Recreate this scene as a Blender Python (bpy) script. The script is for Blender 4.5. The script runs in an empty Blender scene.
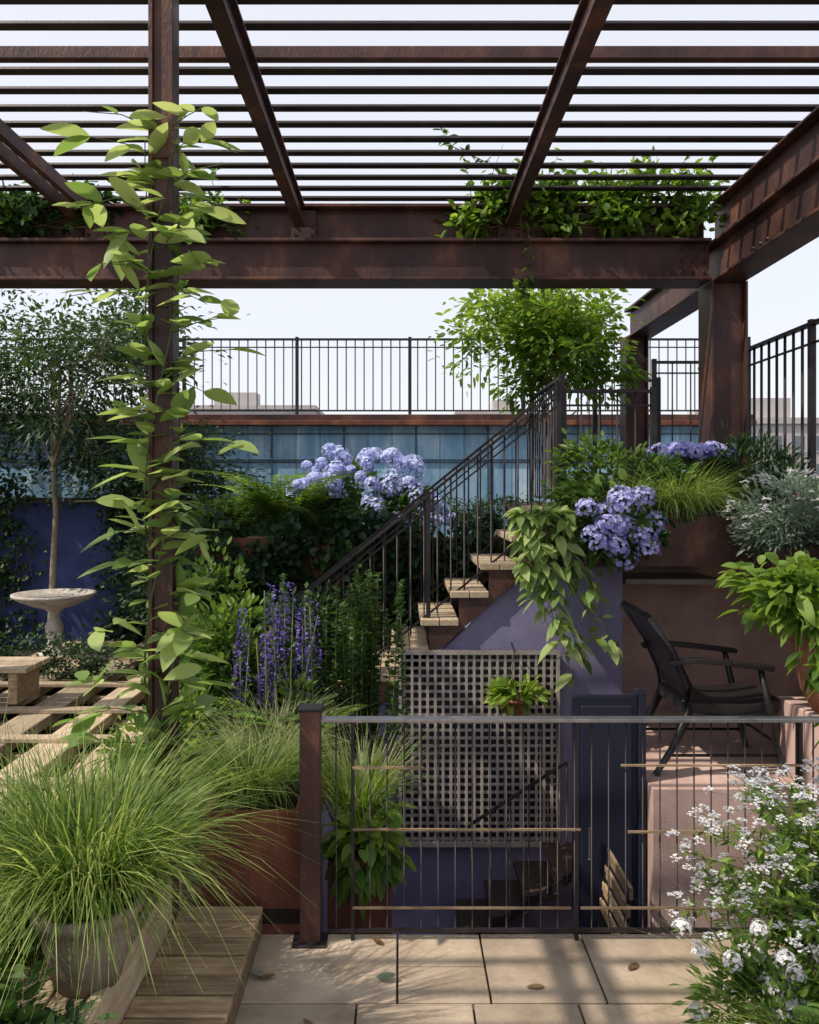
import bpy, math, numpy as np
from mathutils import Vector
rs=np.random.RandomState(7)
sc=bpy.context.scene
# ------------------------------------------------------------------ materials
def newmat(name):
    m=bpy.data.materials.new(name); m.use_nodes=True
    nt=m.node_tree; nt.nodes.clear()
    return m,nt,nt.nodes,nt.links
def ramp(nd,cols):
    r=nd.new('ShaderNodeValToRGB'); e=r.color_ramp.elements
    n=len(cols)
    for i in range(n-2): e.new(.5)
    for i,c in enumerate(cols):
        pos,col=(c if isinstance(c[0],float) and len(c)==2 else (i/(n-1),c))
        e[i].position=pos; e[i].color=(*col,1)
    return r
def mat(name,cols,scale=5,rough=.6,metal=0,bump=.15,stretch=(1,1,1),rndamt=0.,bscale=60,lo=.3,hi=.7,spec=.4,grime=0.):
    m,nt,nd,lk=newmat(name)
    o=nd.new('ShaderNodeOutputMaterial'); b=nd.new('ShaderNodeBsdfPrincipled')
    tc=nd.new('ShaderNodeTexCoord'); mp=nd.new('ShaderNodeMapping'); mp.inputs['Scale'].default_value=stretch
    n=nd.new('ShaderNodeTexNoise'); n.inputs['Scale'].default_value=scale; n.inputs['Detail'].default_value=9; n.inputs['Roughness'].default_value=.65
    k=len(cols); r=ramp(nd,[(lo+(hi-lo)*i/(k-1),c) for i,c in enumerate(cols)])
    lk.new(tc.outputs['Object'],mp.inputs[0]); lk.new(mp.outputs[0],n.inputs['Vector']); lk.new(n.outputs['Fac'],r.inputs[0])
    at=nd.new('ShaderNodeAttribute'); at.attribute_name='rnd'
    mr=nd.new('ShaderNodeMapRange'); mr.inputs['To Min'].default_value=1-rndamt; mr.inputs['To Max'].default_value=1+rndamt
    lk.new(at.outputs['Fac'],mr.inputs['Value'])
    hs=nd.new('ShaderNodeHueSaturation'); lk.new(r.outputs[0],hs.inputs['Color'])
    if grime>0:
        g=nd.new('ShaderNodeTexNoise'); g.inputs['Scale'].default_value=1.1; g.inputs['Detail'].default_value=12; g.inputs['Roughness'].default_value=.75
        gm=nd.new('ShaderNodeMapRange'); gm.inputs['From Min'].default_value=.35; gm.inputs['From Max'].default_value=.65; gm.inputs['To Min'].default_value=1-grime; gm.inputs['To Max'].default_value=1+grime*.4
        lk.new(tc.outputs['Object'],g.inputs['Vector']); lk.new(g.outputs['Fac'],gm.inputs['Value'])
        mu=nd.new('ShaderNodeMath'); mu.operation='MULTIPLY'; lk.new(mr.outputs[0],mu.inputs[0]); lk.new(gm.outputs[0],mu.inputs[1]); lk.new(mu.outputs[0],hs.inputs['Value'])
    else: lk.new(mr.outputs[0],hs.inputs['Value'])
    lk.new(hs.outputs[0],b.inputs['Base Color'])
    b.inputs['Roughness'].default_value=rough; b.inputs['Metallic'].default_value=metal
    b.inputs['Specular IOR Level'].default_value=spec
    n2=nd.new('ShaderNodeTexNoise'); n2.inputs['Scale'].default_value=bscale; n2.inputs['Detail'].default_value=5
    lk.new(mp.outputs[0],n2.inputs['Vector'])
    bp=nd.new('ShaderNodeBump'); bp.inputs['Strength'].default_value=bump; bp.inputs['Distance'].default_value=.01
    lk.new(n2.outputs['Fac'],bp.inputs['Height']); lk.new(bp.outputs[0],b.inputs['Normal'])
    lk.new(b.outputs[0],o.inputs[0]); return m
def leafmat(name,dark,mid,light,trans=.35,rough=.5):
    m,nt,nd,lk=newmat(name)
    o=nd.new('ShaderNodeOutputMaterial'); b=nd.new('ShaderNodeBsdfPrincipled')
    at=nd.new('ShaderNodeAttribute'); at.attribute_name='rnd'
    r=ramp(nd,[(0.,dark),(.5,mid),(1.,light)]); lk.new(at.outputs['Fac'],r.inputs[0])
    lk.new(r.outputs[0],b.inputs['Base Color']); b.inputs['Roughness'].default_value=rough
    b.inputs['Specular IOR Level'].default_value=.35
    t=nd.new('ShaderNodeBsdfTranslucent'); hs=nd.new('ShaderNodeHueSaturation')
    hs.inputs['Hue'].default_value=.485; hs.inputs['Value'].default_value=2.1; hs.inputs['Saturation'].default_value=1.1
    lk.new(r.outputs[0],hs.inputs['Color']); lk.new(hs.outputs[0],t.inputs[0])
    mx=nd.new('ShaderNodeMixShader'); mx.inputs[0].default_value=trans
    lk.new(b.outputs[0],mx.inputs[1]); lk.new(t.outputs[0],mx.inputs[2]); lk.new(mx.outputs[0],o.inputs[0]); return m

M={}
M['corten']=mat('weathered_steel',[(.030,.017,.019),(.075,.034,.030),(.22,.095,.055)],scale=3.2,rough=.5,metal=.15,bump=.3,stretch=(1,1,.5),lo=.3,hi=.76,grime=.45)
M['rust']=mat('rusty_planter',[(.07,.024,.017),(.16,.052,.03),(.28,.105,.055)],scale=4,rough=.75,bump=.3,stretch=(1,1,.4),grime=.45)
M['iron']=mat('dark_iron',[(.016,.014,.017),(.040,.032,.034)],scale=12,rough=.5,metal=.4,bump=.1)
M['ironlt']=mat('brushed_steel',[(.22,.22,.23),(.36,.36,.37)],scale=20,rough=.35,metal=.8,bump=.05)
M['tile']=mat('sandstone_tile',[(.25,.19,.14),(.38,.30,.225),(.47,.385,.30)],scale=4,rough=.8,bump=.3,rndamt=.2,bscale=40,grime=.3)
M['grout']=mat('grout',[(.06,.05,.045),(.10,.085,.07)],scale=20,rough=.9)
M['lav']=mat('lavender_stucco',[(.155,.145,.265),(.215,.20,.34),(.265,.25,.39)],scale=1.6,rough=.9,bump=.25,bscale=90,grime=.3)
M['pink']=mat('pink_stucco',[(.40,.26,.235),(.50,.345,.305),(.57,.42,.37)],scale=1.4,rough=.9,bump=.25,bscale=90,grime=.35)
M['navy']=mat('navy_paint',[(.010,.012,.028),(.016,.018,.038)],scale=3,rough=.5,bump=.1)
M['bluewall']=mat('blue_garden_wall',[(.02,.03,.10),(.035,.05,.155),(.05,.065,.18)],scale=2,rough=.85,bump=.2,grime=.3)
M['bluepanel']=mat('weathered_blue_panel',[(.12,.26,.40),(.23,.40,.56),(.48,.61,.70)],scale=2.2,rough=.6,bump=.15,stretch=(2.2,1,.4),rndamt=.2,grime=.3)
M['panelgap']=mat('panel_joint',[(.03,.06,.09),(.05,.09,.12)],scale=5)
M['wood']=mat('grey_oak',[(.15,.10,.06),(.30,.21,.125),(.43,.32,.20)],scale=3,rough=.75,bump=.4,stretch=(2,16,16),rndamt=.35,bscale=12,grime=.3)
M['woodd']=mat('dark_stained_wood',[(.035,.025,.022),(.08,.055,.045)],scale=3,rough=.6,bump=.3,stretch=(2,16,16),bscale=12)
M['woody']=mat('pale_decking',[(.24,.18,.12),(.40,.31,.21),(.52,.43,.32)],scale=3,rough=.75,bump=.4,stretch=(16,1.5,16),rndamt=.25,bscale=12,grime=.3)
M['tread']=mat('tread_wood',[(.30,.225,.15),(.50,.40,.28)],scale=5,rough=.75,bump=.3,stretch=(14,2,14),bscale=14)
M['stone']=mat('bird_bath_stone',[(.28,.25,.22),(.42,.38,.34),(.52,.49,.45)],scale=14,rough=.85,bump=.5,grime=.4)
M['pot']=mat('grey_clay_pot',[(.15,.12,.10),(.25,.205,.17)],scale=9,rough=.85,bump=.3,grime=.4)
M['terra']=mat('terracotta',[(.20,.08,.05),(.32,.14,.085)],scale=7,rough=.85,bump=.3,grime=.4)
M['soil']=mat('soil',[(.012,.009,.007),(.035,.025,.018)],scale=14,rough=1,bump=1,bscale=30)
M['white']=mat('cream_lattice',[(.32,.28,.26),(.46,.41,.38)],scale=10,rough=.7,bump=.1,grime=.4)
M['black']=mat('black_leather',[(.010,.010,.012),(.022,.021,.023)],scale=10,rough=.35,bump=.1)
M['water']=mat('bath_water',[(.03,.05,.05),(.04,.06,.07)],rough=.05)
M['asph']=mat('city_ground',[(.06,.06,.06),(.12,.12,.115)],scale=.05,rough=.95)
M['bldg']=mat('pale_masonry',[(.36,.34,.34),(.46,.43,.43)],scale=.3,rough=.9)
M['glass']=mat('window_glass',[(.09,.11,.13),(.15,.18,.2)],scale=.3,rough=.15)
M['bark']=mat('bark',[(.06,.045,.03),(.15,.115,.08)],scale=9,rough=.95,bump=.6,stretch=(1,1,.2))
M['barkp']=mat('pale_bark',[(.14,.11,.08),(.28,.23,.17)],scale=9,rough=.95,bump=.6,stretch=(1,1,.2))
M['stem']=mat('green_stem',[(.05,.075,.02),(.10,.12,.035)],scale=10,rough=.7)
M['dryleaf']=leafmat('dry_leaf',(.10,.06,.03),(.20,.14,.07),(.30,.26,.18),.2)
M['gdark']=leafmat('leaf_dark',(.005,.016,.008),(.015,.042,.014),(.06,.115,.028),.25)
M['gmid']=leafmat('leaf_mid',(.010,.032,.010),(.038,.09,.018),(.125,.21,.04),.35)
M['glt']=leafmat('leaf_bright',(.028,.075,.014),(.10,.19,.028),(.26,.36,.065),.42)
M['gvine']=leafmat('leaf_vine',(.05,.11,.03),(.15,.24,.065),(.32,.40,.15),.42)
M['ggrey']=leafmat('leaf_sage',(.055,.09,.065),(.15,.21,.15),(.31,.37,.28),.3)
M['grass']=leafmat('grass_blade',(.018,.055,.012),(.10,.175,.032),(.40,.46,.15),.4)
M['grassp']=leafmat('grass_pale',(.16,.17,.09),(.30,.31,.16),(.50,.50,.32),.4)
M['fwhite']=leafmat('petal_white',(.26,.27,.33),(.52,.52,.56),(.76,.75,.74),.3)
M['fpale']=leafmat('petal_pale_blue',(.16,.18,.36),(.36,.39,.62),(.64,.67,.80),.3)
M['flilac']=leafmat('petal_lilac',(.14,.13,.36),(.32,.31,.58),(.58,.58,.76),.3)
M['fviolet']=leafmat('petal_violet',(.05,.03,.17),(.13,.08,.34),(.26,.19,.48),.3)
# ------------------------------------------------------------------ mesh builder
def nz(v): 
    v=np.asarray(v,float); return v/np.maximum(np.linalg.norm(v,axis=-1,keepdims=True),1e-9)
class MB:
    def __init__(s): s.V=[];s.F=[];s.R=[];s.n=0;s.mats=[]
    def mi(s,m):
        if m not in s.mats: s.mats.append(m)
        return s.mats.index(m)
    def add(s,v,f,m,rnd=.5,smooth=False):
        v=np.asarray(v,float).reshape(-1,3); f=np.asarray(f,int)
        s.V.append(v); s.R.append(np.broadcast_to(np.asarray(rnd,float),(len(v),)).copy())
        s.F.append((f+s.n,s.mi(m),smooth)); s.n+=len(v)
    def box(s,x0,x1,y0,y1,z0,z1,m,rnd=None):
        if rnd is None: rnd=rs.rand()
        v=[(x,y,z) for z in(z0,z1) for y in(y0,y1) for x in(x0,x1)]
        s.add(v,[(0,2,3,1),(4,5,7,6),(0,1,5,4),(2,6,7,3),(0,4,6,2),(1,3,7,5)],m,rnd)
    def beam(s,p0,p1,w,h,m,up=(0,0,1),rnd=None):
        p0=np.array(p0,float);p1=np.array(p1,float);d=nz(p1-p0);sd=nz(np.cross(d,up));u=np.cross(sd,d)
        if rnd is None: rnd=rs.rand()
        v=[p+sd*a*w/2+u*b*h/2 for b in(-1,1) for p in(p0,p1) for a in(-1,1)]
        s.add(v,[(0,2,3,1),(4,5,7,6),(0,1,5,4),(2,6,7,3),(0,4,6,2),(1,3,7,5)],m,rnd)
    def prism(s,pts,y0,y1,m):
        n=len(pts); v=[(x,y0,z) for x,z in pts]+[(x,y1,z) for x,z in pts]
        s.add(v,[[i,(i+1)%n,n+(i+1)%n,n+i] for i in range(n)],m)
        s.F.append((np.array([list(range(n-1,-1,-1))])+s.n-2*n,s.mi(m),False)); s.F.append((np.array([list(range(n,2*n))])+s.n-2*n,s.mi(m),False))
    def tube(s,pts,r,m,k=6,rnd=.5):
        pts=np.array(pts,float); n=len(pts); r=np.broadcast_to(np.asarray(r,float),(n,))
        d=np.gradient(pts,axis=0); d=nz(d); ref=np.array([0.,0,1]) if abs(d[0][2])<.9 else np.array([1.,0,0])
        a=nz(np.cross(d,ref)); b=np.cross(d,a); th=np.arange(k)*2*np.pi/k
        v=pts[:,None]+r[:,None,None]*(np.cos(th)[None,:,None]*a[:,None]+np.sin(th)[None,:,None]*b[:,None])
        f=[(i*k+j,i*k+(j+1)%k,(i+1)*k+(j+1)%k,(i+1)*k+j) for i in range(n-1) for j in range(k)]
        s.add(v.reshape(-1,3),f,m,rnd,True)
        mi=s.mi(m); s.F.append((np.array([list(range(k))])+s.n-n*k,mi,False)); s.F.append((np.array([list(range(k))])+s.n-k,mi,False))
    def lathe(s,c,prof,m,k=28):
        c=np.array(c,float); th=np.arange(k)*2*np.pi/k; n=len(prof)
        v=np.array([[(c[0]+r*math.cos(t),c[1]+r*math.sin(t),c[2]+z) for t in th] for r,z in prof]).reshape(-1,3)
        f=[(i*k+j,i*k+(j+1)%k,(i+1)*k+(j+1)%k,(i+1)*k+j) for i in range(n-1) for j in range(k)]
        s.add(v,f,m,.5,True)
        mi=s.mi(m); s.F.append((np.array([list(range(k))])+s.n-n*k,mi,False)); s.F.append((np.array([list(range(k))])+s.n-k,mi,False))
    def leaves(s,P,D,L,W,m,rnd=None,kind=4,fold=.25,droop=.15,upj=.5,up=None):
        P=np.asarray(P,float);n=len(P)
        if n==0:return
        D=nz(D); L=np.broadcast_to(np.asarray(L,float),(n,))[:,None]; W=np.broadcast_to(np.asarray(W,float),(n,))[:,None]
        u=(np.array([0,0,1.]) if up is None else np.asarray(up))+rs.randn(n,3)*upj
        sd=nz(np.cross(D,u)); nr=np.cross(sd,D); Z=np.array([0,0,1.])
        if rnd is None: rnd=rs.rand(n)
        if kind==4: st=[(0,0,0),(.45,.5,1),(1,0,0),(.45,-.5,1)]; fc=[(0,1,2,3)]
        elif kind==6: st=[(0,0,0),(.28,.46,1),(.68,.40,1),(1,0,0),(.68,-.40,1),(.28,-.46,1)]; fc=[(0,1,2,3),(0,3,4,5)]
        else:
            ts=[0,.12,.3,.52,.75,.92,1]; ws=[.04,.30,.48,.5,.36,.14,.01]; st=[];fc=[]
            for t,w in zip(ts,ws): st+=[(t,-w,1),(t,0,0),(t,w,1)]
            for i in range(len(ts)-1):
                a=3*i; fc+=[(a,a+1,a+4,a+3),(a+1,a+2,a+5,a+4)]
        v=np.stack([P+D*L*t+sd*W*w+nr*(fold*W*abs(w)*q)-Z*(droop*L*t*t) for t,w,q in st],1)
        k=len(st); idx=np.arange(n)[:,None,None]*k+np.array(fc)[None]
        s.add(v.reshape(-1,3),idx.reshape(-1,4),m,np.repeat(rnd,k),kind not in(4,6))
    def blades(s,B,Dh,L,out,drp,W,m,rnd=None,seg=6):
        B=np.asarray(B,float);n=len(B);Dh=nz(Dh);L=np.asarray(L)[:,None];out=np.asarray(out)[:,None];drp=np.asarray(drp)[:,None]
        if rnd is None: rnd=rs.rand(n)
        sd=nz(np.cross(Dh,np.array([0,0,1.]))+rs.randn(n,3)*.35); t=np.linspace(0,1,seg); vs=[]
        wv=rs.randn(n,3)*.03
        for q in t:
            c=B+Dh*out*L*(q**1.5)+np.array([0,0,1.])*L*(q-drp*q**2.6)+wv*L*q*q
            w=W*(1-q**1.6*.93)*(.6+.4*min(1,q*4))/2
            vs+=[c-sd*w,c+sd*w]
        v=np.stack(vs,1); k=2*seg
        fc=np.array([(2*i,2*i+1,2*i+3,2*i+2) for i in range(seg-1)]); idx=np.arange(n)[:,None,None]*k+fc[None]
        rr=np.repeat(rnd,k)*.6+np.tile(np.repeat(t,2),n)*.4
        s.add(v.reshape(-1,3),idx.reshape(-1,4),m,rr,True)
    def build(s,name,parent=None,bevel=0):
        me=bpy.data.meshes.new(name); V=np.concatenate(s.V)
        lv=[];lt=[];mi=[];sm=[]
        for f,m,q in s.F:
            lv.append(f.reshape(-1)); lt.append(np.full(len(f),f.shape[1])); mi.append(np.full(len(f),m)); sm.append(np.full(len(f),q))
        lv=np.concatenate(lv);lt=np.concatenate(lt);mi=np.concatenate(mi);sm=np.concatenate(sm)
        me.vertices.add(len(V)); me.vertices.foreach_set('co',V.astype(np.float32).ravel())
        me.loops.add(len(lv)); me.loops.foreach_set('vertex_index',lv.astype(np.int32))
        me.polygons.add(len(lt)); me.polygons.foreach_set('loop_start',np.concatenate([[0],np.cumsum(lt)[:-1]]).astype(np.int32))
        me.polygons.foreach_set('loop_total',lt.astype(np.int32)); me.polygons.foreach_set('material_index',mi.astype(np.int32))
        me.polygons.foreach_set('use_smooth',sm)
        for m in s.mats: me.materials.append(M[m])
        a=me.attributes.new('rnd','FLOAT','POINT'); a.data.foreach_set('value',np.concatenate(s.R).astype(np.float32))
        me.update(calc_edges=True); me.validate()
        ob=bpy.data.objects.new(name,me); sc.collection.objects.link(ob)
        if parent: ob.parent=parent
        if bevel:
            b=ob.modifiers.new('bevel','BEVEL'); b.width=bevel; b.segments=1; b.limit_method='ANGLE'
        return ob
def empty(name):
    o=bpy.data.objects.new(name,None); sc.collection.objects.link(o); return o
# ------------------------------------------------------------------ plants
def foliage(mb,c,r,n,L,W,m,clumps=24,kind=4,cr=.3,shell=.6,upd=.3,droop=.15,base=None,bias=0.,stem='stem',stems=14):
    c=np.array(c,float);r=np.array(r,float)
    k=nz(rs.randn(clumps,3))*(shell+(1-shell)*rs.rand(clumps)[:,None])*(.75+.4*rs.rand(clumps)[:,None])
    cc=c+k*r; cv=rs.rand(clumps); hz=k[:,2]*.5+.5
    ci=rs.randint(0,clumps,n); off=rs.randn(n,3)*.5
    P=cc[ci]+off*cr*r*(.5+cv[ci][:,None])
    D=nz(off)+nz(P-c)*.8+np.array([0,0,upd])+rs.randn(n,3)*.4
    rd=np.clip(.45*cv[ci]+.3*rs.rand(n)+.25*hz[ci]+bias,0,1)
    sz=(.65+.7*rs.rand(n))
    mb.leaves(P,D,L*sz,W*sz,m,rd,kind,droop=droop)
    if base is not None:
        b=np.array(base,float)
        for q in cc[:stems]:
            mid=(b+q)/2+rs.randn(3)*.06*r
            mb.tube([b+rs.randn(3)*[.03,.03,0],mid,q],[.008,.005,.002],stem,4)
def bush(name,c,r,n,L,W,m,**k):
    mb=MB(); foliage(mb,c,r,n,L,W,m,**k)
    return mb.build(name)
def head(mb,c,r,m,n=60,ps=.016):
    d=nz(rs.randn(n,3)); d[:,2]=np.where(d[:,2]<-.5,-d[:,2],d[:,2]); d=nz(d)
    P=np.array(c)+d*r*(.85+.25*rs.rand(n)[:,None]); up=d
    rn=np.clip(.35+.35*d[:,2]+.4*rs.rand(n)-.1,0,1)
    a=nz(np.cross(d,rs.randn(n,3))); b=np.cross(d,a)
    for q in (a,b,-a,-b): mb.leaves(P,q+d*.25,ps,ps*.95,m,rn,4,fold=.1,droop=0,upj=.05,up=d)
def umbel(mb,c,r,m,n=16,ps=.011):
    a=rs.rand(n)*6.283; q=np.sqrt(rs.rand(n))*r
    P=np.array(c)+np.stack([np.cos(a)*q,np.sin(a)*q,r*.45-(q**2)/r*.5+rs.randn(n)*.004],1)
    rn=rs.rand(n)*.8+.2
    for t in range(4):
        an=t*1.57+rs.rand(n); mb.leaves(P,np.stack([np.cos(an),np.sin(an),.3+0*an],1),ps,ps,m,rn,4,droop=0)
def grass(mb,c,rad,n,L,m='grass',W=.007,out=(.2,.9),drp=(.2,.9),lj=.35):
    a=rs.rand(n)*6.283; q=np.sqrt(rs.rand(n))*rad
    B=np.array(c)+np.stack([np.cos(a)*q,np.sin(a)*q,0*a],1)
    a2=a+rs.randn(n)*.6
    mb.blades(B,np.stack([np.cos(a2),np.sin(a2),0*a2],1),L*(1-lj+lj*1.3*rs.rand(n)),out[0]+(out[1]-out[0])*rs.rand(n),drp[0]+(drp[1]-drp[0])*rs.rand(n),W,m)
def vinepath(mb,pts,nl,L,W,m,kind='b',stemr=.004,spread=.6,droop=.3,bias=0,stem='stem',jit=.0,flat=.35):
    pts=np.array(pts,float); 
    t=np.linspace(0,len(pts)-1,max(12,len(pts)*6)); i=np.minimum(t.astype(int),len(pts)-2); f=(t-i)[:,None]
    f=f*f*(3-2*f)*.5+f*.5
    pp=pts[i]*(1-f)+pts[i+1]*f
    mb.tube(pp,np.linspace(stemr,stemr*.5,len(pp)),stem,5)
    s=rs.rand(nl)*(len(pp)-1.01); j=s.astype(int); g=(s-j)[:,None]; P=pp[j]*(1-g)+pp[j+1]*g
    d=nz(pp[np.minimum(j+1,len(pp)-1)]-pp[j])
    D=d*.35+rs.randn(nl,3)*spread*[1,1,flat]
    sz=.6+.6*rs.rand(nl); P=P+rs.randn(nl,3)*jit
    mb.leaves(P,D,L*sz,W*sz,m,np.clip(rs.rand(nl)*.8+.1+bias,0,1),kind,droop=droop,upj=.35)
def tree(name,base,top,crown,r,n,L,W,m,trunk=.04,limbs=22,clump=.35,kind=4,bias=0,inner=.45,tm='bark'):
    mb=MB(); b=np.array(base,float);t=np.array(top,float);c=np.array(crown,float);r=np.array(r,float)
    K=7; tp=np.array([b+(t-b)*i/(K-1)+rs.randn(3)*[.02,.02,0]*(i>0) for i in range(K)])
    mb.tube(tp,np.linspace(trunk,trunk*.4,K),tm,9)
    ends=c+nz(rs.randn(limbs,3))*(inner+(1.05-inner)*rs.rand(limbs)[:,None])*r*(.75+.45*rs.rand(limbs)[:,None])
    allc=[]
    for e in ends:
        s=tp[rs.randint(K-3,K)]; mid=s*.45+e*.55+rs.randn(3)*.1*r+np.array([0,0,.08*r[2]])
        mb.tube([s,(s+mid)/2,mid,e],[trunk*.3,trunk*.22,trunk*.14,trunk*.05],tm,5)
        for _ in range(3):
            q=e+rs.randn(3)*.22*r; mb.tube([mid,(mid+q)/2+rs.randn(3)*.02,q],[trunk*.1,trunk*.07,trunk*.04],tm,4); allc.append(q)
        allc.append(e)
    allc=np.array(allc); N=len(allc); cv=rs.rand(N); ci=rs.randint(0,N,n)
    off=rs.randn(n,3)*clump*r*.35*(.5+cv[ci][:,None])*[1,1,.6]; P=allc[ci]+off
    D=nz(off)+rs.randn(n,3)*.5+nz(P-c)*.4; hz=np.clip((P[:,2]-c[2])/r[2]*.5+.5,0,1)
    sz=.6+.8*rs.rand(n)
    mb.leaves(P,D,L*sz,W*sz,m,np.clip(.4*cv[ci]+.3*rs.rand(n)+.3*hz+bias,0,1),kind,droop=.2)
    return mb.build(name)
# ================================================================== STRUCTURE
mb=MB(); mb.add([(-2500,-2500,-14),(2500,-2500,-14),(2500,2500,-14),(-2500,2500,-14)],[(0,1,2,3)],'asph'); mb.build('ground')
mb=MB(); mb.box(-9,6,-6,10.6,-13.99,-1.2,'bldg')
for i in range(4):
    for x in np.arange(-8.2,5,1.8): mb.box(x,x+1,-6.05,-5.99,-4-i*2.8,-2.4-i*2.8,'glass')
mb.build('host_building')
mb=MB(); mb.box(-9,6,-6,3.40,-1.19,-.03,'grout'); mb.build('terrace_slab')
mb=MB(); ys=[3.42,2.96,2.50,2.04,1.58,1.12,.66]; cuts=[[-.62,-.01,.34,.77,1.32,1.9,2.5,3.2,4],[-.62,-.16,.27,.66,1.12,1.75,2.3,3.1,4],[-.62,-.05,.45,.98,1.5,2.1,2.9,4]]
for i in range(len(ys)-1):
    cx=cuts[i%3]
    for j in range(len(cx)-1):
        if i==0 and j==1:
            mb.box(cx[j]+.004,cx[j+1]-.004,3.194,3.42,-.029,0,'tile'); mb.box(cx[j]+.004,cx[j+1]-.004,ys[1]+.004,3.186,-.029,.001,'tile'); continue
        mb.box(cx[j]+.004,cx[j+1]-.004,ys[i+1]+.004,ys[i]-(.004 if i else 0),-.029,rs.rand()*.003,'tile')
mb.build('stone_paving',bevel=.003)
mb=MB(); mb.box(-9,6,-6,.65,-.028,0,'tile'); mb.build('terrace_floor')
mb=MB(); mb.box(-.66,-.40,3.425,3.465,-1.19,.02,'rust'); mb.build('terrace_edging')
e=empty('wooden_steps')
mb=MB(); y=1.0
while y<3.42:
    mb.box(-.93,-.585,y,y+.110,.10,.125+rs.rand()*.004,'wood'); y+=.121
mb.box(-.60,-.588,1.0,3.42,0,.099,'wood'); mb.build('lower_tread',e,.004)
mb=MB()
mb.box(-.975,-.932,.8,3.42,.0,.31,'woody',.9)
for i,x in enumerate(np.arange(-2.6,-.98,.125)): mb.box(x,x+.116,.8,3.3,.27,.295,'woody')
mb.build('upper_deck',e,.003)
mb=MB(); mb.box(-9,-.42,3.47,10,-1.19,.08,'soil'); mb.build('garden_bed')
# front railing
e=empty('front_railing')
mb=MB(); Y=3.38
mb.box(-.42,-.335,Y-.04,Y+.04,0,.975,'corten'); mb.box(-.43,-.325,Y-.05,Y+.05,.975,.985,'iron'); mb.box(-.45,-.305,Y-.07,Y+.038,.002,.012,'iron')
mb.build('newel_post',e,.003)
mb=MB(); mb.beam((-.335,Y,.93),(4,Y,.93),.045,.018,'ironlt'); mb.build('top_rail',e,.003)
mb=MB()
for x in np.arange(-.27,3.9,.072):
    mb.tube([(x,Y,.04),(x,Y,.92)],.0036,'iron',6)
for x in (-.20,.745,1.69,2.63): mb.box(x-.007,x+.007,Y-.012,Y+.012,0,.918,'iron')
for a,b,z in ((-.2,.72,.14),(-.2,.76,.47),(-.2,.1,.73),(.96,1.75,.46),(.93,1.8,.74),(1.9,2.6,.46),(1.8,2.6,.74),(.76,1.7,.14),(1.7,2.6,.14)):
    mb.beam((a,Y-.012,z),(b,Y-.012,z),.007,.009,'wood')
mb.beam((-.3,Y,.04),(4,Y,.04),.012,.016,'iron')
mb.build('balusters',e)
# courtyard
mb=MB(); mb.box(-.42,3.6,3.47,6.5,-1.19,-1.05,'lav',.9); mb.build('courtyard_floor')
mb=MB()
mb.prism([(-.9,-1.04),(1.57,-1.04),(1.57,1.36),(.91,1.36),(.20,.67),(-.9,-.30)],5.64,5.85,'lav')
mb.box(-.44,-.40,3.48,5.63,-1.04,.12,'lav')
mb.build('stucco_wall',bevel=.004)
mb=MB(); mb.box(1.5,3.6,6.2,6.4,-1.04,1.58,'pink'); mb.box(3.45,3.6,3.5,6.19,-1.04,1.5,'pink')
mb.box(1.42,3.44,4.5,6.19,-1.04,.22,'pink'); mb.box(2.27,3.44,4.1,4.49,-1.04,.66,'pink'); mb.box(2.27,3.44,4.51,4.8,.225,.66,'pink')
mb.box(1.62,2.3,5.75,6.19,1.22,1.26,'white')  # added pale ledge, its light colour stands in for a lit strip of wall
mb.build('pink_stucco_wall',bevel=.005)
mb=MB(); mb.box(1.0,1.37,4.6,4.66,-1.04,.71,'navy'); mb.box(1.04,1.33,4.585,4.6,-.98,.66,'navy'); mb.box(1.37,1.41,4.58,4.7,-1.04,.74,'navy'); mb.tube([(1.08,4.55,-.2),(1.08,4.55,-.02)],.01,'iron'); mb.build('navy_door',bevel=.004)
e=empty('wall_trellis')
mb=MB(); mb.box(0,1.1,5.6,5.632,-.56,.765,'navy'); mb.build('backing_panel',e)
mb=MB()
for x in np.arange(.03,1.1,.054): mb.box(x-.009,x+.009,5.560,5.570,-.55,.755,'white')
for z in np.arange(-.53,.76,.054): mb.box(.01,1.09,5.571,5.580,z-.009,z+.009,'white')
mb.build('lattice',e)
mb=MB()
for a in ((-.01,.012,5.55,5.6,-.58,.78),(1.088,1.11,5.55,5.6,-.58,.78)): mb.box(*a,'white')
mb.box(.012,1.088,5.55,5.6,-.58,-.55,'white'); mb.box(.012,1.088,5.55,5.6,.755,.78,'white'); mb.build('frame',e)
e=empty('basement_steps'); m=MB()
for i in range(4):
    x=.38+i*.20; z=-.92+i*.13; m.box(x,x+.23,5.05,5.52,z-.035,z,'woodd')
m.build('treads',e,.003); m=MB()
m.beam((.36,5.04,-1.0),(1.25,5.04,-.43),.012,.05,'iron'); m.beam((.45,5.03,-.20),(1.05,5.03,.19),.016,.018,'iron')
for i in range(6):
    x=.45+i*.12; m.tube([(x,5.03,-1.0+(x-.36)*.64),(x,5.03,-.20+(x-.45)*.65)],.005,'iron')
m.build('handrail',e)
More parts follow.
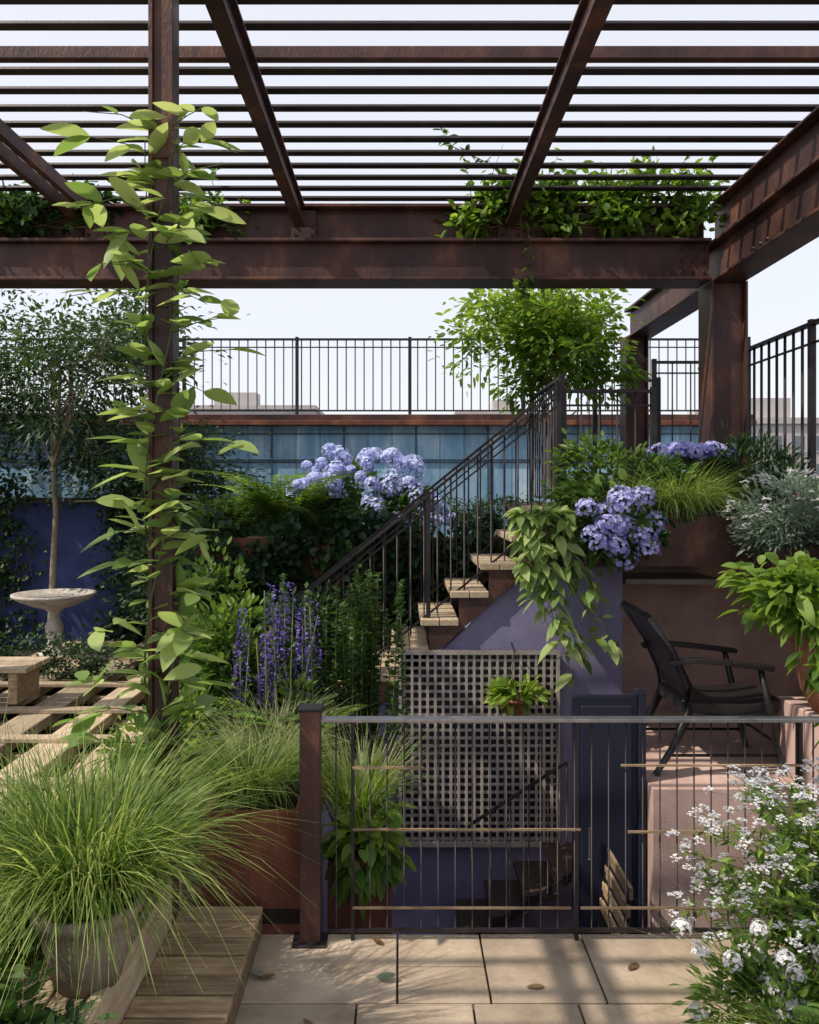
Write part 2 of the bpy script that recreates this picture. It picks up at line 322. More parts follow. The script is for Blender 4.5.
# staircase
e=empty('staircase')
mb=MB(); st=MB()
for k in range(-4,6):
    x=-.035+.21*k; z=.80+.195*k
    if z<.02: continue
    mb.box(x-.03,x+.10,5.58,6.5,z-.045,z,'tread'); mb.box(x+.106,x+.235,5.58,6.5,z-.045,z,'tread')
mb.build('treads',e,.004)
for y0,y1 in ((5.60,5.63),(6.45,6.48)):
    pts=[]
    for k in range(-4,6):
        x=-.035+.21*k; z=.80+.195*k-.047
        pts+=[(x+.03,z-.195 if k>-4 else z-.06),(x+.03,z)]
    pts+=[(1.045,1.55),(1.06,1.55),(1.06,1.36),(.92,1.36),(-.72,-.12),(-.845,-.12)]
    st.prism(pts,y0,y1,'corten')
st.build('stringers',e)
def stairrail(y,x1=1.22,z1=2.71):
    m=MB(); x0,z0=-.80,1.06
    f=lambda x:z0+(z1-z0)*(x-x0)/(x1-x0)
    m.beam((x0,y,z0),(x1,y,z1),.045,.02,'iron'); m.beam((x0,y,z0-.10),(x1,y,z1-.10),.012,.012,'iron'); m.beam((x0,y,z0-.84),(x1,y,z1-.84),.012,.014,'iron')
    for i in range(int((x1-x0)/.095)+1):
        x=x0+.02+i*.095; m.tube([(x,y,f(x)-.9),(x,y,f(x))],.0065,'iron',5)
    for x in (x0,x0+1.0,x1): m.box(x-.015,x+.015,y-.015,y+.015,f(x)-1.02,f(x)+.03,'iron')
    return m
stairrail(5.66,1.12,2.60).build('near_handrail',e); stairrail(6.42,1.26,2.74).build('far_handrail',e)
mb=MB(); mb.box(1.07,3.6,5.64,8.3,1.60,1.775,'corten'); mb.build('upper_landing',bevel=.004)
e=empty('landing_railing')
def fence(m,p0,p1,zb,zt,sp=.11,r=.007,posts=(),mid=.1,mt='iron'):
    p0=np.array(p0,float);p1=np.array(p1,float);d=p1-p0;L=np.linalg.norm(d);n=int(L/sp)
    A=lambda t,z:(*(p0+d*t),z)
    m.beam(A(0,zt),A(1,zt),.05,.022,mt); m.beam(A(0,zt-mid),A(1,zt-mid),.014,.014,mt); m.beam(A(0,zb+.05),A(1,zb+.05),.016,.02,mt)
    for i in range(n+1): m.tube([A(i/n,zb+.05),A(i/n,zt)],r,mt,5)
    for t in posts:
        q=p0+d*t; m.box(q[0]-.02,q[0]+.02,q[1]-.02,q[1]+.02,zb,zt+.03,mt)
m=MB(); fence(m,(1.3,6.42),(1.3,7.9),1.78,2.80,posts=(0,1)); fence(m,(1.3,7.9),(2.55,7.9),1.78,2.98,posts=(0,.5,1)); fence(m,(2.35,7.4),(2.86,7.4),1.78,3.08,posts=(0,1),sp=.13)
fence(m,(1.16,5.68),(1.80,5.68),1.78,2.60,posts=(0,1)); m.build('panels',e)
m=MB(); fence(m,(2.78,3.4),(2.78,7.4),1.78,3.02,posts=(0,.25,.5,.75,.99),r=.011,sp=.125,mid=.13); m.build('side_fence')
mb=MB(); mb.box(2.6,3.4,3.3,5.63,1.5,1.72,'corten'); mb.box(2.61,3.0,5.65,8.2,1.78,2.0,'pink'); mb.build('side_parapet')
mb=MB(); mb.box(.85,2.45,5.2,5.23,1.40,1.75,'corten'); mb.box(.85,.88,5.23,5.63,1.40,1.75,'corten'); mb.box(.88,2.45,5.23,5.63,1.40,1.69,'soil'); mb.box(.84,2.46,5.185,5.22,1.735,1.762,'iron'); mb.build('landing_planter',bevel=.003)
mb=MB(); mb.box(2.28,3.4,4.85,5.17,1.18,1.55,'corten'); mb.box(2.3,3.38,4.87,5.15,1.55,1.56,'soil'); mb.build('side_planter',bevel=.003)
mb=MB(); mb.box(-1.7,1.05,6.65,6.69,.08,1.50,'rust'); mb.box(-1.7,1.05,6.69,7.7,.08,1.45,'soil'); mb.build('raised_planter')
mb=MB(); mb.box(-.87,-.43,3.475,3.505,-.02,.50,'rust'); mb.box(-.87,-.84,3.505,4.5,.08,.5,'rust'); mb.box(-.46,-.43,3.505,4.5,.08,.5,'rust'); mb.box(-.84,-.46,3.505,4.5,.08,.45,'soil'); mb.build('rusty_planter_box',bevel=.003)
mb=MB(); mb.box(-.34,-.04,3.75,4.1,-1.04,.16,'rust'); mb.box(-.32,-.06,3.77,4.08,.16,.17,'soil'); mb.build('tall_planter',bevel=.003)
mb=MB()
for i,x in enumerate(np.arange(-7,4.4,.30)):
    mb.box(x+.004,x+.296,10,10.04,1.0,2.235,'bluepanel'); mb.box(x+.004,x+.296,10,10.04,2.245,2.70,'bluepanel')
mb.box(-7,4.4,10.03,10.4,-.1,2.699,'panelgap')
for x in np.arange(-7,4.4,.9): mb.box(x-.010,x+.010,9.975,9.999,1.0,2.69,'panelgap',0)
mb.box(-7,4.4,9.97,9.998,2.27,2.283,'panelgap',0); mb.box(-7,4.4,9.97,9.998,2.60,2.61,'panelgap',0)
mb.build('panelled_parapet_wall')
mb=MB(); mb.box(-7,4.4,9.86,10.5,2.70,2.76,'rust'); mb.box(-7,4.4,9.95,10.45,2.76,2.84,'corten'); mb.build('parapet_coping',bevel=.004)
m=MB(); fence(m,(-7,10.1),(4.4,10.1),2.85,3.80,posts=[i/8 for i in range(9)],sp=.112,r=.0085,mid=.1); m.build('rooftop_railing')
mb=MB(); mb.box(-8,-.5,9.2,9.4,.08,1.75,'bluewall'); mb.box(-8.02,-.48,9.15,9.45,1.75,1.81,'iron'); mb.build('blue_garden_wall')
# ================================================================== PERGOLA
e=empty('pergola')
mb=MB()
mb.box(-3.7,2.22,5.74,5.90,3.42,3.67,'corten'); mb.box(-3.7,2.22,5.69,5.95,3.671,3.695,'corten'); mb.box(-3.7,2.22,5.69,5.95,3.396,3.419,'corten')
mb.box(-3.7,2.22,5.84,5.92,3.696,3.94,'corten'); mb.box(-3.7,2.22,5.76,5.96,3.941,3.965,'corten')
for x in (-2.2,-.7,.8): mb.box(x-.09,x+.09,5.80,5.839,3.70,3.93,'corten')
mb.build('rear_beam',e,.004)
mb=MB()
for x in (-2.2,-.7,.8):
    for dx in (-.06,.06):
        for z in (3.75,3.82): mb.tube([(x+dx,5.80,z),(x+dx,5.787,z)],.013,'iron',6)
for x in (2.02,2.10,2.18):
    for z in (3.46,3.545,3.63): mb.tube([(x,5.74,z),(x,5.727,z)],.012,'iron',6)
for y in (5.0,5.1,5.2,3.9,4.0):
    for z in (3.47,3.62): mb.tube([(2.30,y,z),(2.287,y,z)],.012,'iron',6)
mb.build('bolts',e)
mb=MB()
mb.box(2.30,2.42,.5,8.0,3.42,3.67,'corten'); mb.box(2.24,2.48,.5,8.0,3.671,3.695,'corten'); mb.box(2.24,2.48,.5,8.0,3.396,3.419,'corten')
mb.box(2.34,2.40,.5,5.95,3.696,3.97,'corten'); mb.box(2.27,2.45,.5,5.95,3.971,3.99,'corten'); mb.build('side_beam',e,.004)
mb=MB()
for x in (-.72,.79):
    mb.box(x-.010,x+.010,.5,5.75,3.80,3.93,'corten'); mb.box(x-.038,x+.038,.5,5.75,3.931,3.943,'corten'); mb.box(x-.038,x+.038,.5,5.75,3.787,3.799,'corten')
for x in (-2.22,-2.36): mb.box(x-.022,x+.022,.5,5.75,3.86,3.943,'corten')
mb.build('rafters',e)
mb=MB(); mb.box(-3.7,2.26,3.87,3.92,3.99,4.05,'corten'); mb.box(-3.7,2.26,1.5,1.55,3.99,4.05,'corten'); mb.build('cross_beam',e,.003)
mb=MB()
y=.7
while y<6.0:
    if abs(y-3.9)>.07 and abs(y-1.53)>.07:
        mb.beam((-3.7,y,4.03),(2.5,y,4.03),.040,.016,'iron',up=(0,.35,1))
    y+=.198
mb.build('slats',e)
mb=MB()
for (x0,x1,y0,y1,zb,zt) in ((2.23,2.49,5.72,5.98,1.70,3.395),(2.20,2.42,7.78,8.0,1.78,3.395),(-1.03,-.93,3.27,3.37,.08,4.6),(-3.6,-3.4,5.74,5.95,.08,3.395)):
    xm=(x0+x1)/2;ym=(y0+y1)/2;w=x1-x0
    t=.018
    mb.box(x0,x0+t,y0,y1,zb,zt,'corten'); mb.box(x1-t,x1,y0,y1,zb,zt,'corten'); mb.box(x0+t,x1-t,ym-.012-w*.25,ym+.012-w*.25,zb,zt,'corten')
mb.box(2.20,2.52,5.68,6.02,1.70,1.76,'iron')
mb.build('posts',e,.002)
# ================================================================== FURNITURE
e=empty('armchair'); m=MB(); fl=.225
for y in (4.70,5.22):
    m.tube([(1.50,y,fl),(1.60,y,.38),(1.70,y,.58),(1.69,y,.75),(1.60,y,.95),(1.46,y,1.15)],[.018,.022,.026,.026,.022,.018],'black',8)
    m.tube([(2.26,y,fl),(2.20,y,.45),(2.17,y,.62),(2.12,y,.84)],[.016,.02,.022,.018],'black',8)
    m.tube([(1.70,y,.56),(1.95,y,.555),(2.19,y,.58)],.018,'black',6); m.tube([(1.57,y,.34),(2.22,y,.34)],.009,'black',6)
m.tube([(1.46,4.70,1.15),(1.43,4.82,1.17),(1.42,4.95,1.175),(1.43,5.08,1.17),(1.46,5.22,1.15)],.024,'black',8)
m.tube([(2.2,4.7,.42),(2.2,5.2,.42)],.009,'black',6); m.build('frame',e)
m=MB()
for y in (4.70,5.22):
    pts=[(1.58,y,.885),(1.75,y,.90),(1.95,y,.88),(2.19,y,.85)]
    for a,b in zip(pts[:-1],pts[1:]): m.beam(a,b,.065,.028,'black')
m.build('armrests',e,.004)
m=MB(); K=9
xs=np.linspace(1.67,2.25,K); zs=.60+.03*np.cos(np.linspace(-2.2,1.3,K))*-1+np.linspace(0,.035,K)
prof=list(zip(xs,zs+.045))+list(zip(xs[::-1],zs[::-1]-.045)); m.prism(prof,4.73,5.19,'black'); m.build('seat',e,.014)
m=MB()
bz=np.linspace(.68,1.14,8); bx=np.interp(bz,[.58,.75,.95,1.15],[1.70,1.69,1.60,1.46])
prof=list(zip(bx+.025,bz))+list(zip(bx[::-1]-.015,bz[::-1])); m.prism(prof,4.73,5.19,'black'); m.build('backrest',e,.008)
e=empty('folding_chair'); m=MB(); cz=-1.045
for y in (4.02,4.42):
    m.beam((1.16,y,cz),(.78,y,cz+.47),.018,.02,'iron'); m.beam((.80,y,cz),(1.10,y,cz+.5),.018,.02,'iron'); m.beam((1.10,y,cz+.5),(1.0+.16,y,cz+.95),.018,.02,'iron')
m.build('frame',e)
m=MB()
for i in range(6): m.box(.76+i*.062,.815+i*.062,4.0,4.44,cz+.46,cz+.478,'wood')
for i in range(4):
    z=cz+.62+i*.09; x=1.115+i*.014; m.box(x-.008,x+.01,4.0,4.44,z,z+.065,'wood')
m.build('slats',e,.003)
m=MB(); m.lathe((-3.50,8.1,.22),[(.001,0),(.15,0),(.155,.04),(.11,.06),(.07,.10),(.06,.16),(.085,.24),(.09,.30),(.055,.38),(.05,.44),(.10,.48),(.20,.51),(.34,.57),(.40,.61),(.405,.635),(.37,.635),(.30,.60),(.001,.585)],'stone',36)
m.lathe((-3.50,8.1,.815),[(.001,0),(.31,0),(.31,.003),(.001,.003)],'water',30)
m.build('bird_bath')
e=empty('timber_boardwalk'); m=MB()
for i,x in enumerate((-3.75,-3.30,-2.85,-2.40,-1.98)): m.box(x,x+.24,3.6,8.9,.14,.22,'woody')
m.build('planks',e,.005)
m=MB()
for y in np.arange(3.8,8.9,.75): m.box(-3.9,-1.68,y,y+.07,.081,.139,'wood')
for y in (4.5,5.3,6.0,6.8,7.9): m.box(-3.68,-1.72,y,y+.10,.221,.25,'woody')
m.build('joists',e,.003)
m=MB()
for i in range(3): m.box(-3.75,-2.85,6.1+i*.15,6.23+i*.15,.50,.54,'woody')
for x in (-3.6,-3.0): m.box(x,x+.07,6.12,6.5,.255,.499,'wood')
m.build('wooden_bench',bevel=.004)
m=MB(); m.lathe((-1.02,2.62,.297),[(.001,0),(.10,0),(.125,.08),(.15,.18),(.165,.23),(.175,.23),(.178,.27),(.155,.27),(.15,.24),(.001,.23)],'pot'); m.build('clay_pot')
m=MB(); m.lathe((2.50,4.45,.665),[(.001,0),(.19,0),(.25,.12),(.29,.30),(.30,.40),(.325,.40),(.33,.46),(.29,.46),(.28,.42),(.001,.41)],'terra'); m.build('terracotta_pot')
m=MB(); m.lathe((1.62,2.75,0.003),[(.001,0),(.15,0),(.19,.12),(.21,.25),(.225,.25),(.225,.28),(.20,.28),(.19,.25),(.001,.25)],'pot'); m.build('clay_pot.001')
e=empty('hanging_basket'); m=MB(); m.lathe((.78,5.42,.37),[(.001,0),(.05,.01),(.09,.05),(.115,.11),(.125,.11),(.125,.13),(.10,.13),(.001,.12)],'terra')
m.build('bowl',e); m=MB(); foliage(m,(.78,5.42,.53),(.17,.10,.07),200,.09,.04,'glt',clumps=12,kind=6,bias=.25); m.build('foliage',e)
m=MB()
for a in (0,2.1,4.2): m.tube([(.78+.12*math.cos(a),5.42+.12*math.sin(a),.5),(.78,5.44,.80)],.002,'iron',4)
m.tube([(.78,5.44,.80),(.78,5.6,.83)],.006,'iron',5); m.build('chains',e)
# ================================================================== PLANTS
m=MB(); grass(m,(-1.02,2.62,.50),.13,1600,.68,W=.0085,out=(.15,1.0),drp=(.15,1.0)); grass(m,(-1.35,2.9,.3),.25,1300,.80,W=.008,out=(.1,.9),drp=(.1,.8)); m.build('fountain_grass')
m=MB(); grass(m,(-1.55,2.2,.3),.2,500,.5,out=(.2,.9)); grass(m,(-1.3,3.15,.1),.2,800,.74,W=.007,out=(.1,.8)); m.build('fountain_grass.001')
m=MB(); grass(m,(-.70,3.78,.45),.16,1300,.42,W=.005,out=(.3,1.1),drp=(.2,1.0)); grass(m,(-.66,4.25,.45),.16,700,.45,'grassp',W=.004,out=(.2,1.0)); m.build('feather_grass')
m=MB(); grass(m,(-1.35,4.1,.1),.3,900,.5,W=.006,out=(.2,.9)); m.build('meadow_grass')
bush('shade_shrub',(-1.34,2.2,.44),(.28,.3,.24),1600,.06,.03,'gmid',clumps=24,kind=6,base=(-1.4,2.2,.3),bias=-.1)
bush('ground_cover',(-1.0,2.12,.34),(.2,.25,.12),700,.05,.022,'gdark',clumps=16,kind=6,base=(-1,2.2,.29),bias=.1)
m=MB(); px,py=-.98,3.32
for k in range(3):
    pts=[(px+.07*math.cos(z*3+k*2.1),py-.02+.08*math.sin(z*3+k*2.1),z) for z in np.arange(.3,3.5,.16)]
    vinepath(m,pts,70,.16,.068,'gvine',spread=.9,droop=.12,stemr=.005,flat=.2,bias=.08)
for z in np.arange(.85,3.45,.12):
    for sgn in (-1,1):
        if rs.rand()<.12: continue
        L=.12+.24*rs.rand()
        pts=[(px,py-.02,z),(px+sgn*L*.5,py-.05-.1*rs.rand(),z+.05),(px+sgn*L,py-.08-.12*rs.rand(),z+.02+.08*(rs.rand()-.4))]
        vinepath(m,pts,6,.16,.07,'gvine',spread=.7,droop=.12,stemr=.003,bias=.2,flat=.2)
m.build('climbing_vine')
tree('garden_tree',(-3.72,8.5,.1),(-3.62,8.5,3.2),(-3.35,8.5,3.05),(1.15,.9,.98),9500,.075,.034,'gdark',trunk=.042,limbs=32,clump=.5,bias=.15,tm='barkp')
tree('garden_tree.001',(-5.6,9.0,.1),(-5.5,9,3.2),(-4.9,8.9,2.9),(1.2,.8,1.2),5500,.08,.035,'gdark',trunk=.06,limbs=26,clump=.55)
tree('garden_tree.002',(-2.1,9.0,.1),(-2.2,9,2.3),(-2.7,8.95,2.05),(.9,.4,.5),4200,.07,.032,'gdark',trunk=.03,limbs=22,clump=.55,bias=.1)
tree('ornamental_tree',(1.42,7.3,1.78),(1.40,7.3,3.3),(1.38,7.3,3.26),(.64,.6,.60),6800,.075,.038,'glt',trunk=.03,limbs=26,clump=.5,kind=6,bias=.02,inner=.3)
def ivy(name,x0,x1,y,z0,z1,n,m='gdark',L=.07,W=.055,thick=.1,kind=6,gap=.3):
    mb=MB(); nc=max(10,int((x1-x0)*(z1-z0)*26)); C=np.stack([x0+(x1-x0)*rs.rand(nc),y-thick*rs.rand(nc),z0+(z1-z0)*rs.rand(nc)],1); cv=rs.rand(nc)
    ci=rs.randint(0,nc,n); P=C[ci]+rs.randn(n,3)*[.10,.5*thick,.10]
    D=rs.randn(n,3)*.5+[0,-.7,-.2]; sz=.6+.7*rs.rand(n)
    mb.leaves(P,D,L*sz,W*sz,m,np.clip(.5*cv[ci]+.5*rs.rand(n),0,1),kind,up=(0,-.9,.6)); 
    for c in C[:nc//3]: mb.tube([(c[0],y-.01,z0),(c[0]+rs.randn()*.08,y-.02,(z0+c[2])/2),c],.004,'bark',4)
    return mb.build(name)
ivy('ivy',-3.3,-.5,9.15,.1,1.9,6500); ivy('ivy.001',-7.5,-4.2,9.15,.1,2.0,4500)
ivy('ivy.002',-1.8,1.0,6.62,.1,1.58,9500,'gdark')
bush('garden_hedge',(-2.0,8.3,1.0),(.9,.4,.8),6000,.06,.035,'gdark',clumps=60,kind=4,base=(-2,8.3,.1),bias=.05)
bush('box_hedge',(-3.2,7.2,.35),(.9,.25,.2),3000,.04,.022,'gdark',clumps=40,base=(-3.2,7.2,.1))
def fern(name,c,n,L,m='gmid',sp=.9,lw=.05):
    mb=MB(); c=np.array(c,float)
    for i in range(n):
        a=rs.rand()*6.283; l=L*(.6+.5*rs.rand()); o=.4+sp*.6*rs.rand(); t=np.linspace(0,1,9)
        pts=c+rs.randn(3)*[.06,.06,0]+np.stack([np.cos(a)*o*l*t**1.3,np.sin(a)*o*l*t**1.3,l*(t-.45*t**2.4)],1)
        mb.tube(pts,np.linspace(.004,.0015,9),'stem',4); rr=rs.rand()
        tt=np.linspace(.12,.98,22); P=np.stack([np.interp(tt,t,pts[:,k]) for k in range(3)],1); d=nz(np.gradient(P,axis=0)); sd=nz(np.cross(d,[0,0,1]))
        w=lw*2*np.sin(np.pi*np.clip(tt*.9+.08,0,1))**.7
        for s_ in (-1,1): mb.leaves(P,sd*s_+d*.5,w,w*.32,m,np.clip(rr*.6+.4*rs.rand(22),0,1),4,upj=.1,droop=.1)
    return mb.build(name)
fern('fern',(-.98,6.95,1.46),60,1.0,'glt',lw=.06); fern('fern.001',(-.60,6.75,1.40),34,.62,'gmid'); fern('fern.002',(-1.5,7.0,1.4),40,.8,'gmid')
def hydrangea(name,c,r,nh,hr,fm,lm='gmid',nl=900,base=None,L=.09,top=.1,ps=.016,nf=60):
    mb=MB(); foliage(mb,c,np.array(r)*.9,nl,L,L*.55,lm,clumps=26,kind=6,base=base)
    for i in range(nh):
        d=nz(rs.randn(3)); d[2]=abs(d[2])*.9+top-.1; d[1]=-abs(d[1])*.8 if rs.rand()<.8 else d[1]
        q=np.array(c)+nz(d)*np.array(r)*(.75+.5*rs.rand()); head(mb,q,hr*(.5+.8*rs.rand()),fm,nf,ps)
    return mb.build(name)
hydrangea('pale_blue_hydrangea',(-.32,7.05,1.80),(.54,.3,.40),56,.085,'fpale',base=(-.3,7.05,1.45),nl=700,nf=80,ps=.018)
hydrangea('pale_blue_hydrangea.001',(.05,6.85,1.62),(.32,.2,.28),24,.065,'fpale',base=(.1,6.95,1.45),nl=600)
bush('boxwood',(.78,6.85,1.68),(.38,.18,.17),3000,.032,.02,'gdark',clumps=46,base=(.78,6.85,1.45),bias=.1)
bush('laurel_shrub',(-1.0,5.1,.72),(.36,.35,.45),2600,.075,.035,'gmid',clumps=34,kind=6,base=(-1.05,5.1,.1),bias=.2)
bush('laurel_shrub.001',(-1.45,6.1,.80),(.32,.35,.55),2400,.07,.035,'gmid',clumps=34,kind=6,base=(-1.45,6.1,.1),bias=.1)
m=MB()
for i in range(34):
    x=-.30+rs.randn()*.12; y=5.0+rs.randn()*.12; h=1.0+.45*rs.rand()
    p1=np.array((x+rs.randn()*.05,y+rs.randn()*.05,h)); n=190; t=rs.rand(n)[:,None]**.8; b0=np.array((x,y,.1)); P=b0*(1-t)+p1*t
    a=rs.rand(n)*6.283; D=np.stack([np.cos(a),np.sin(a),.5+0*a],1); m.tube([b0,(b0+p1)/2,p1],[.006,.004,.002],'stem',4)
    m.leaves(P,D,.065*(1.25-t[:,0]*.7),.024,'gmid',np.clip(.1+.5*t[:,0]*rs.rand(n)+.35*rs.rand(n),0,1),4)
m.build('yew_shrub')
bush('yew_shrub.001',(-.62,5.55,.80),(.28,.15,.42),2600,.05,.028,'gdark',clumps=40,base=(-.62,5.5,.1),bias=.05)
bush('sedge_shrub',(-1.35,4.8,.38),(.32,.35,.26),2000,.07,.025,'glt',clumps=30,kind=6,base=(-1.35,4.8,.1))
m=MB(); 
for i in range(26):
    x=-.72+rs.randn()*.13; y=4.75+rs.randn()*.15; h=.70+.55*rs.rand(); m.tube([(x,y,.1),(x+rs.randn()*.02,y,h*.6),(x+rs.randn()*.04,y,h+.1)],.004,'stem',4)
    n=90; z=h-.28+.42*rs.rand(n); a=rs.rand(n)*6.28; rr=.03*(1-(z-h+.28)/.48)+.006
    m.leaves(np.stack([x+np.cos(a)*rr,y+np.sin(a)*rr,z],1),np.stack([np.cos(a),np.sin(a),0*a+.3],1),.02,.018,'fviolet',None,4)
foliage(m,(-.72,4.75,.5),(.25,.25,.3),1100,.08,.02,'gmid',clumps=20,kind=6,base=(-.72,4.75,.1),bias=.1); m.build('delphinium')
m=MB(); grass(m,(-.22,3.92,.17),.08,150,.68,'glt',W=.020,out=(.1,.6),drp=(.1,.6)); m.build('iris_plant')
bush('pothos_plant',(-.16,3.80,.22),(.14,.12,.20),260,.09,.05,'glt',clumps=16,kind='b',base=(-.18,3.85,.16),upd=-.2,droop=.4)
fern('fern.003',(-.60,4.6,.4),26,.5,'glt')
m=MB(); grass(m,(-.2,3.98,.17),.08,600,.70,'grassp',W=.004,out=(.1,.7),drp=(.1,.8)); m.build('feather_grass.002')
m=MB(); foliage(m,(1.45,5.38,1.94),(.42,.18,.25),3000,.06,.026,'gmid',clumps=44,kind=6,base=(1.4,5.4,1.69),bias=.15); m.build('landing_shrub')
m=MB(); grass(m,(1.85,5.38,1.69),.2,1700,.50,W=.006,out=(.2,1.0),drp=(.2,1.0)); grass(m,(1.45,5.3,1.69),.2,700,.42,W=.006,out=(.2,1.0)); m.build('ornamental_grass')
m=MB(); 
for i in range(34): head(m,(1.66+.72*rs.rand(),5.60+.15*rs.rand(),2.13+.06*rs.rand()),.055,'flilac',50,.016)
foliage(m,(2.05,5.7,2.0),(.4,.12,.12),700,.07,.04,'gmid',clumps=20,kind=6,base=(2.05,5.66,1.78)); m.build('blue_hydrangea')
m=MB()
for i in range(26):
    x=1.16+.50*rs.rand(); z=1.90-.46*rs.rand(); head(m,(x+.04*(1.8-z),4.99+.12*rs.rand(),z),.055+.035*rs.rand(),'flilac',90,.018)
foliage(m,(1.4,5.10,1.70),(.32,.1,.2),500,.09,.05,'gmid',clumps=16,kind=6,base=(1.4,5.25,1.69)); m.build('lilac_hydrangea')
m=MB()
for i in range(15):
    x=.78+.46*rs.rand(); l=.25+.75*rs.rand()
    pts=[(x,5.25,1.74),(x-.03,5.12,1.76),(x-.02+.05*rs.randn(),5.06,1.68-l*.4),(x+.24*l+.04*rs.randn(),5.04,1.70-l)]
    vinepath(m,pts,int(12+20*l),.12,.06,'gvine',spread=.7,droop=.4,bias=.15)
m.build('trailing_vine')
m=MB(); foliage(m,(2.42,4.95,1.74),(.38,.22,.26),3000,.05,.018,'ggrey',clumps=50,kind=4,base=(2.45,5.0,1.55),upd=.6)
for i in range(80):
    q=np.array((2.42,4.95,1.78))+nz(rs.randn(3))*[.38,.22,.24]; umbel(m,q,.03,'fwhite',12,.010)
m.build('sage_shrub')
bush('rosemary_shrub',(2.45,5.55,2.0),(.30,.2,.28),2600,.06,.016,'gdark',clumps=40,base=(2.4,5.5,1.7),upd=.9)
m=MB(); foliage(m,(2.22,4.40,1.33),(.38,.24,.17),700,.11,.055,'glt',clumps=34,kind='b',base=(2.45,4.45,1.1),droop=.4,bias=.1)
for i in range(14):
    x=2.06+.4*rs.rand(); l=.3+.5*rs.rand(); vinepath(m,[(x,4.3,1.28),(x,4.12,1.22),(x+.03*rs.randn(),4.08,1.2-l*.5),(x+.05*rs.randn(),4.08,1.2-l)],18,.09,.045,'glt',spread=.6,droop=.4)
m.build('cascading_ivy')
m=MB(); B=np.array((1.62,2.75,.25))
for i in range(95):
    a=rs.rand()*6.283; o=.12+.5*rs.rand(); h=.24+.44*rs.rand()
    tip=B+np.array([math.cos(a)*o-.08,math.sin(a)*o*.6,h-.35*o**2]); mid=B*.45+tip*.55+np.array([0,0,.10])
    m.tube([B+rs.randn(3)*[.05,.05,0],mid,tip],[.004,.003,.0015],'stem',4)
    for k in range(6):
        q=tip+rs.randn(3)*[.045,.045,.03]; m.tube([mid*.3+tip*.7,q],.001,'stem',3); umbel(m,q,.020,'fwhite',14,.0068)
    n=30; t=rs.rand(n)[:,None]; P=mid*(1-t)+tip*t; m.leaves(P,rs.randn(n,3),.05,.014,'glt',None,4)
foliage(m,(1.62,2.75,.44),(.40,.3,.32),5200,.055,.013,'gmid',clumps=60,upd=.5,bias=.15)
m.build('white_flowering_shrub')
m=MB()
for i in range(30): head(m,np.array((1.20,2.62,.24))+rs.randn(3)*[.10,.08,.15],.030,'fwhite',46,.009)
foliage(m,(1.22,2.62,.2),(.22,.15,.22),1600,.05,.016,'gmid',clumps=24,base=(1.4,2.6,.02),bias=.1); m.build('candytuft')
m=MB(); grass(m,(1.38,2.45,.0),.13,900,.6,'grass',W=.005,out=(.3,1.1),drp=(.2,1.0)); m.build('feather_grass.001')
fern('fern.004',(1.45,2.5,.12),22,.42,'glt',lw=.035)
def beamvine(name,x0,x1,n,h=.12,m='gmid',sprig=6):
    mb=MB(); nc=int((x1-x0)*16)+6; C=np.stack([x0+(x1-x0)*rs.rand(nc),5.72+.2*rs.rand(nc),3.80+h*2*rs.rand(nc)],1); cv=rs.rand(nc)
    ci=rs.randint(0,nc,n); P=C[ci]+rs.randn(n,3)*[.08,.06,.05]; sz=.6+.7*rs.rand(n)
    mb.leaves(P,rs.randn(n,3)+[0,-.4,.1],.08*sz,.045*sz,m,np.clip(.5*cv[ci]+.5*rs.rand(n)-.1,0,1),6)
    for i in range(sprig):
        x=x0+(x1-x0)*rs.rand(); vinepath(mb,[(x,5.75,3.9),(x-.05,5.65,4.1),(x-.18+.3*rs.rand(),5.6,4.18+.15*rs.rand())],14,.08,.035,m,kind=6,spread=.6,stemr=.003,stem='bark')
    for k in range(3): mb.tube([(x,5.8+.03*math.sin(x*7+k),3.85+.06*math.sin(x*5+k*2)) for x in np.arange(x0,x1,.1)],.006,'bark',4)
    return mb.build(name)
beamvine('beam_vine',.40,2.2,3600,.17,'glt',12); beamvine('beam_vine.001',-3.3,-2.15,1900,.13,'gmid',4); beamvine('beam_vine.002',-1.6,-1.2,500,.10,'glt',2)
m=MB()
vinepath(m,[(.95,5.7,4.0),(.6,5.5,4.15),(.35,5.4,4.22),(.25,5.4,4.38)],34,.08,.035,'gmid',kind=6,stem='bark')
vinepath(m,[(.9,5.66,3.8),(.93,5.66,3.5),(.9,5.7,3.3)],24,.07,.035,'gmid',kind=6,stem='bark'); vinepath(m,[(.8,5.66,3.4),(.9,5.72,3.25),(1.1,5.8,3.2)],30,.08,.04,'glt',kind=6,stem='bark'); m.build('beam_vine.003')
m=MB(); P=np.array([(-.55,3.1,.008),(.20,2.72,.008),(.22,2.68,.012),(-.07,3.33,.008),(.95,3.2,.008),(.12,2.75,.008),(.55,3.05,.008),(-.3,2.8,.008)]); m.leaves(P,rs.randn(8,3)*[1,1,.05],.07,.03,'dryleaf',None,'b',droop=-.1,upj=.15)
P=np.array([(-.09,3.10,.012),(-.58,3.15,.008)]); m.leaves(P,[(1,-.2,.1),(.6,-.8,.1)],.08,.04,'ggrey',None,'b',droop=-.1,upj=.15); m.build('fallen_leaves')
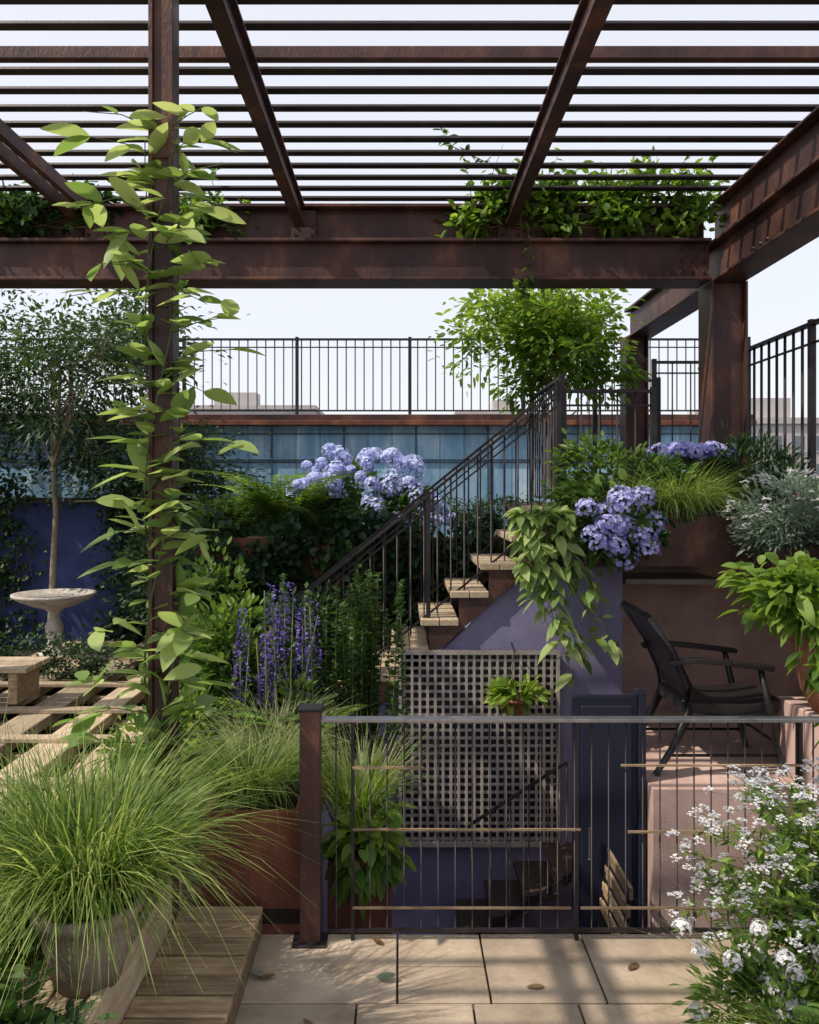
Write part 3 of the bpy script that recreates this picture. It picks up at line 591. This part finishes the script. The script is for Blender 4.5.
# ================================================================== CITY
def bld(name,x,y,w,d,h,fl=3.2):
    m=MB(); z0=-14; m.box(x-w/2,x+w/2,y,y+d,z0,h,'bldg'); m.box(x-w/2-.3,x+w/2+.3,y-.3,y+d,h,h+.7,'bldg')
    m.box(x-w*.1,x+w*.15,y+2,y+6,h+.7,h+3.2,'bldg')
    z=z0+1.2
    while z+1.8<h:
        k=int(w/2.6)
        for i in range(k):
            xx=x-w/2+(i+.5)*w/k; m.box(xx-.6,xx+.6,y-.04,y-.001,z,z+1.7,'glass'); m.box(xx-.7,xx+.7,y-.15,y-.001,z-.16,z-.02,'bldg')
        z+=fl
    m.build(name)
bld('apartment_building',42,92,26,14,9.5); bld('apartment_building.001',70,88,22,14,11); bld('office_building',-30,140,30,18,16,3.6); bld('apartment_building.002',-4,150,24,16,13); bld('office_building.001',60,150,40,20,14,3.6); bld('apartment_building.003',-70,120,36,16,12); bld('apartment_building.004',22,170,20,16,18)
# ================================================================== LIGHT / CAMERA
sund=Vector((-.60,-.22,.78)).normalized()
w=bpy.data.worlds.new('World'); sc.world=w; w.use_nodes=True; nt=w.node_tree; bg=nt.nodes['Background']
sky=nt.nodes.new('ShaderNodeTexSky'); sky.sky_type='NISHITA'; sky.sun_disc=False
sky.sun_elevation=math.asin(sund.z); sky.sun_rotation=math.atan2(sund.x,sund.y); sky.dust_density=2.5; sky.air_density=1.0; sky.ozone_density=1.0
mx=nt.nodes.new('ShaderNodeMix'); mx.data_type='RGBA'; mx.inputs[0].default_value=.68
nt.links.new(sky.outputs[0],mx.inputs[6]); mx.inputs[7].default_value=(7.7,7.7,8.1,1)
nt.links.new(mx.outputs[2],bg.inputs[0]); bg.inputs[1].default_value=.15
L=bpy.data.lights.new('sun','SUN'); L.energy=5; L.angle=math.radians(.6); L.color=(1,.90,.75)
lo=bpy.data.objects.new('sun',L); sc.collection.objects.link(lo); lo.rotation_euler=(-sund).to_track_quat('-Z','Y').to_euler()
cam=bpy.data.cameras.new('camera'); co=bpy.data.objects.new('camera',cam); sc.collection.objects.link(co)
cam.sensor_fit='HORIZONTAL'; cam.sensor_width=36; cam.lens=35.16; cam.shift_x=.0116; cam.shift_y=-.027; cam.clip_end=6000; cam.clip_start=.05
co.location=(0,0,1.9); co.rotation_euler=(math.radians(90),0,0); sc.camera=co
sc.view_settings.view_transform='Standard'; sc.view_settings.look='None'; sc.view_settings.exposure=0
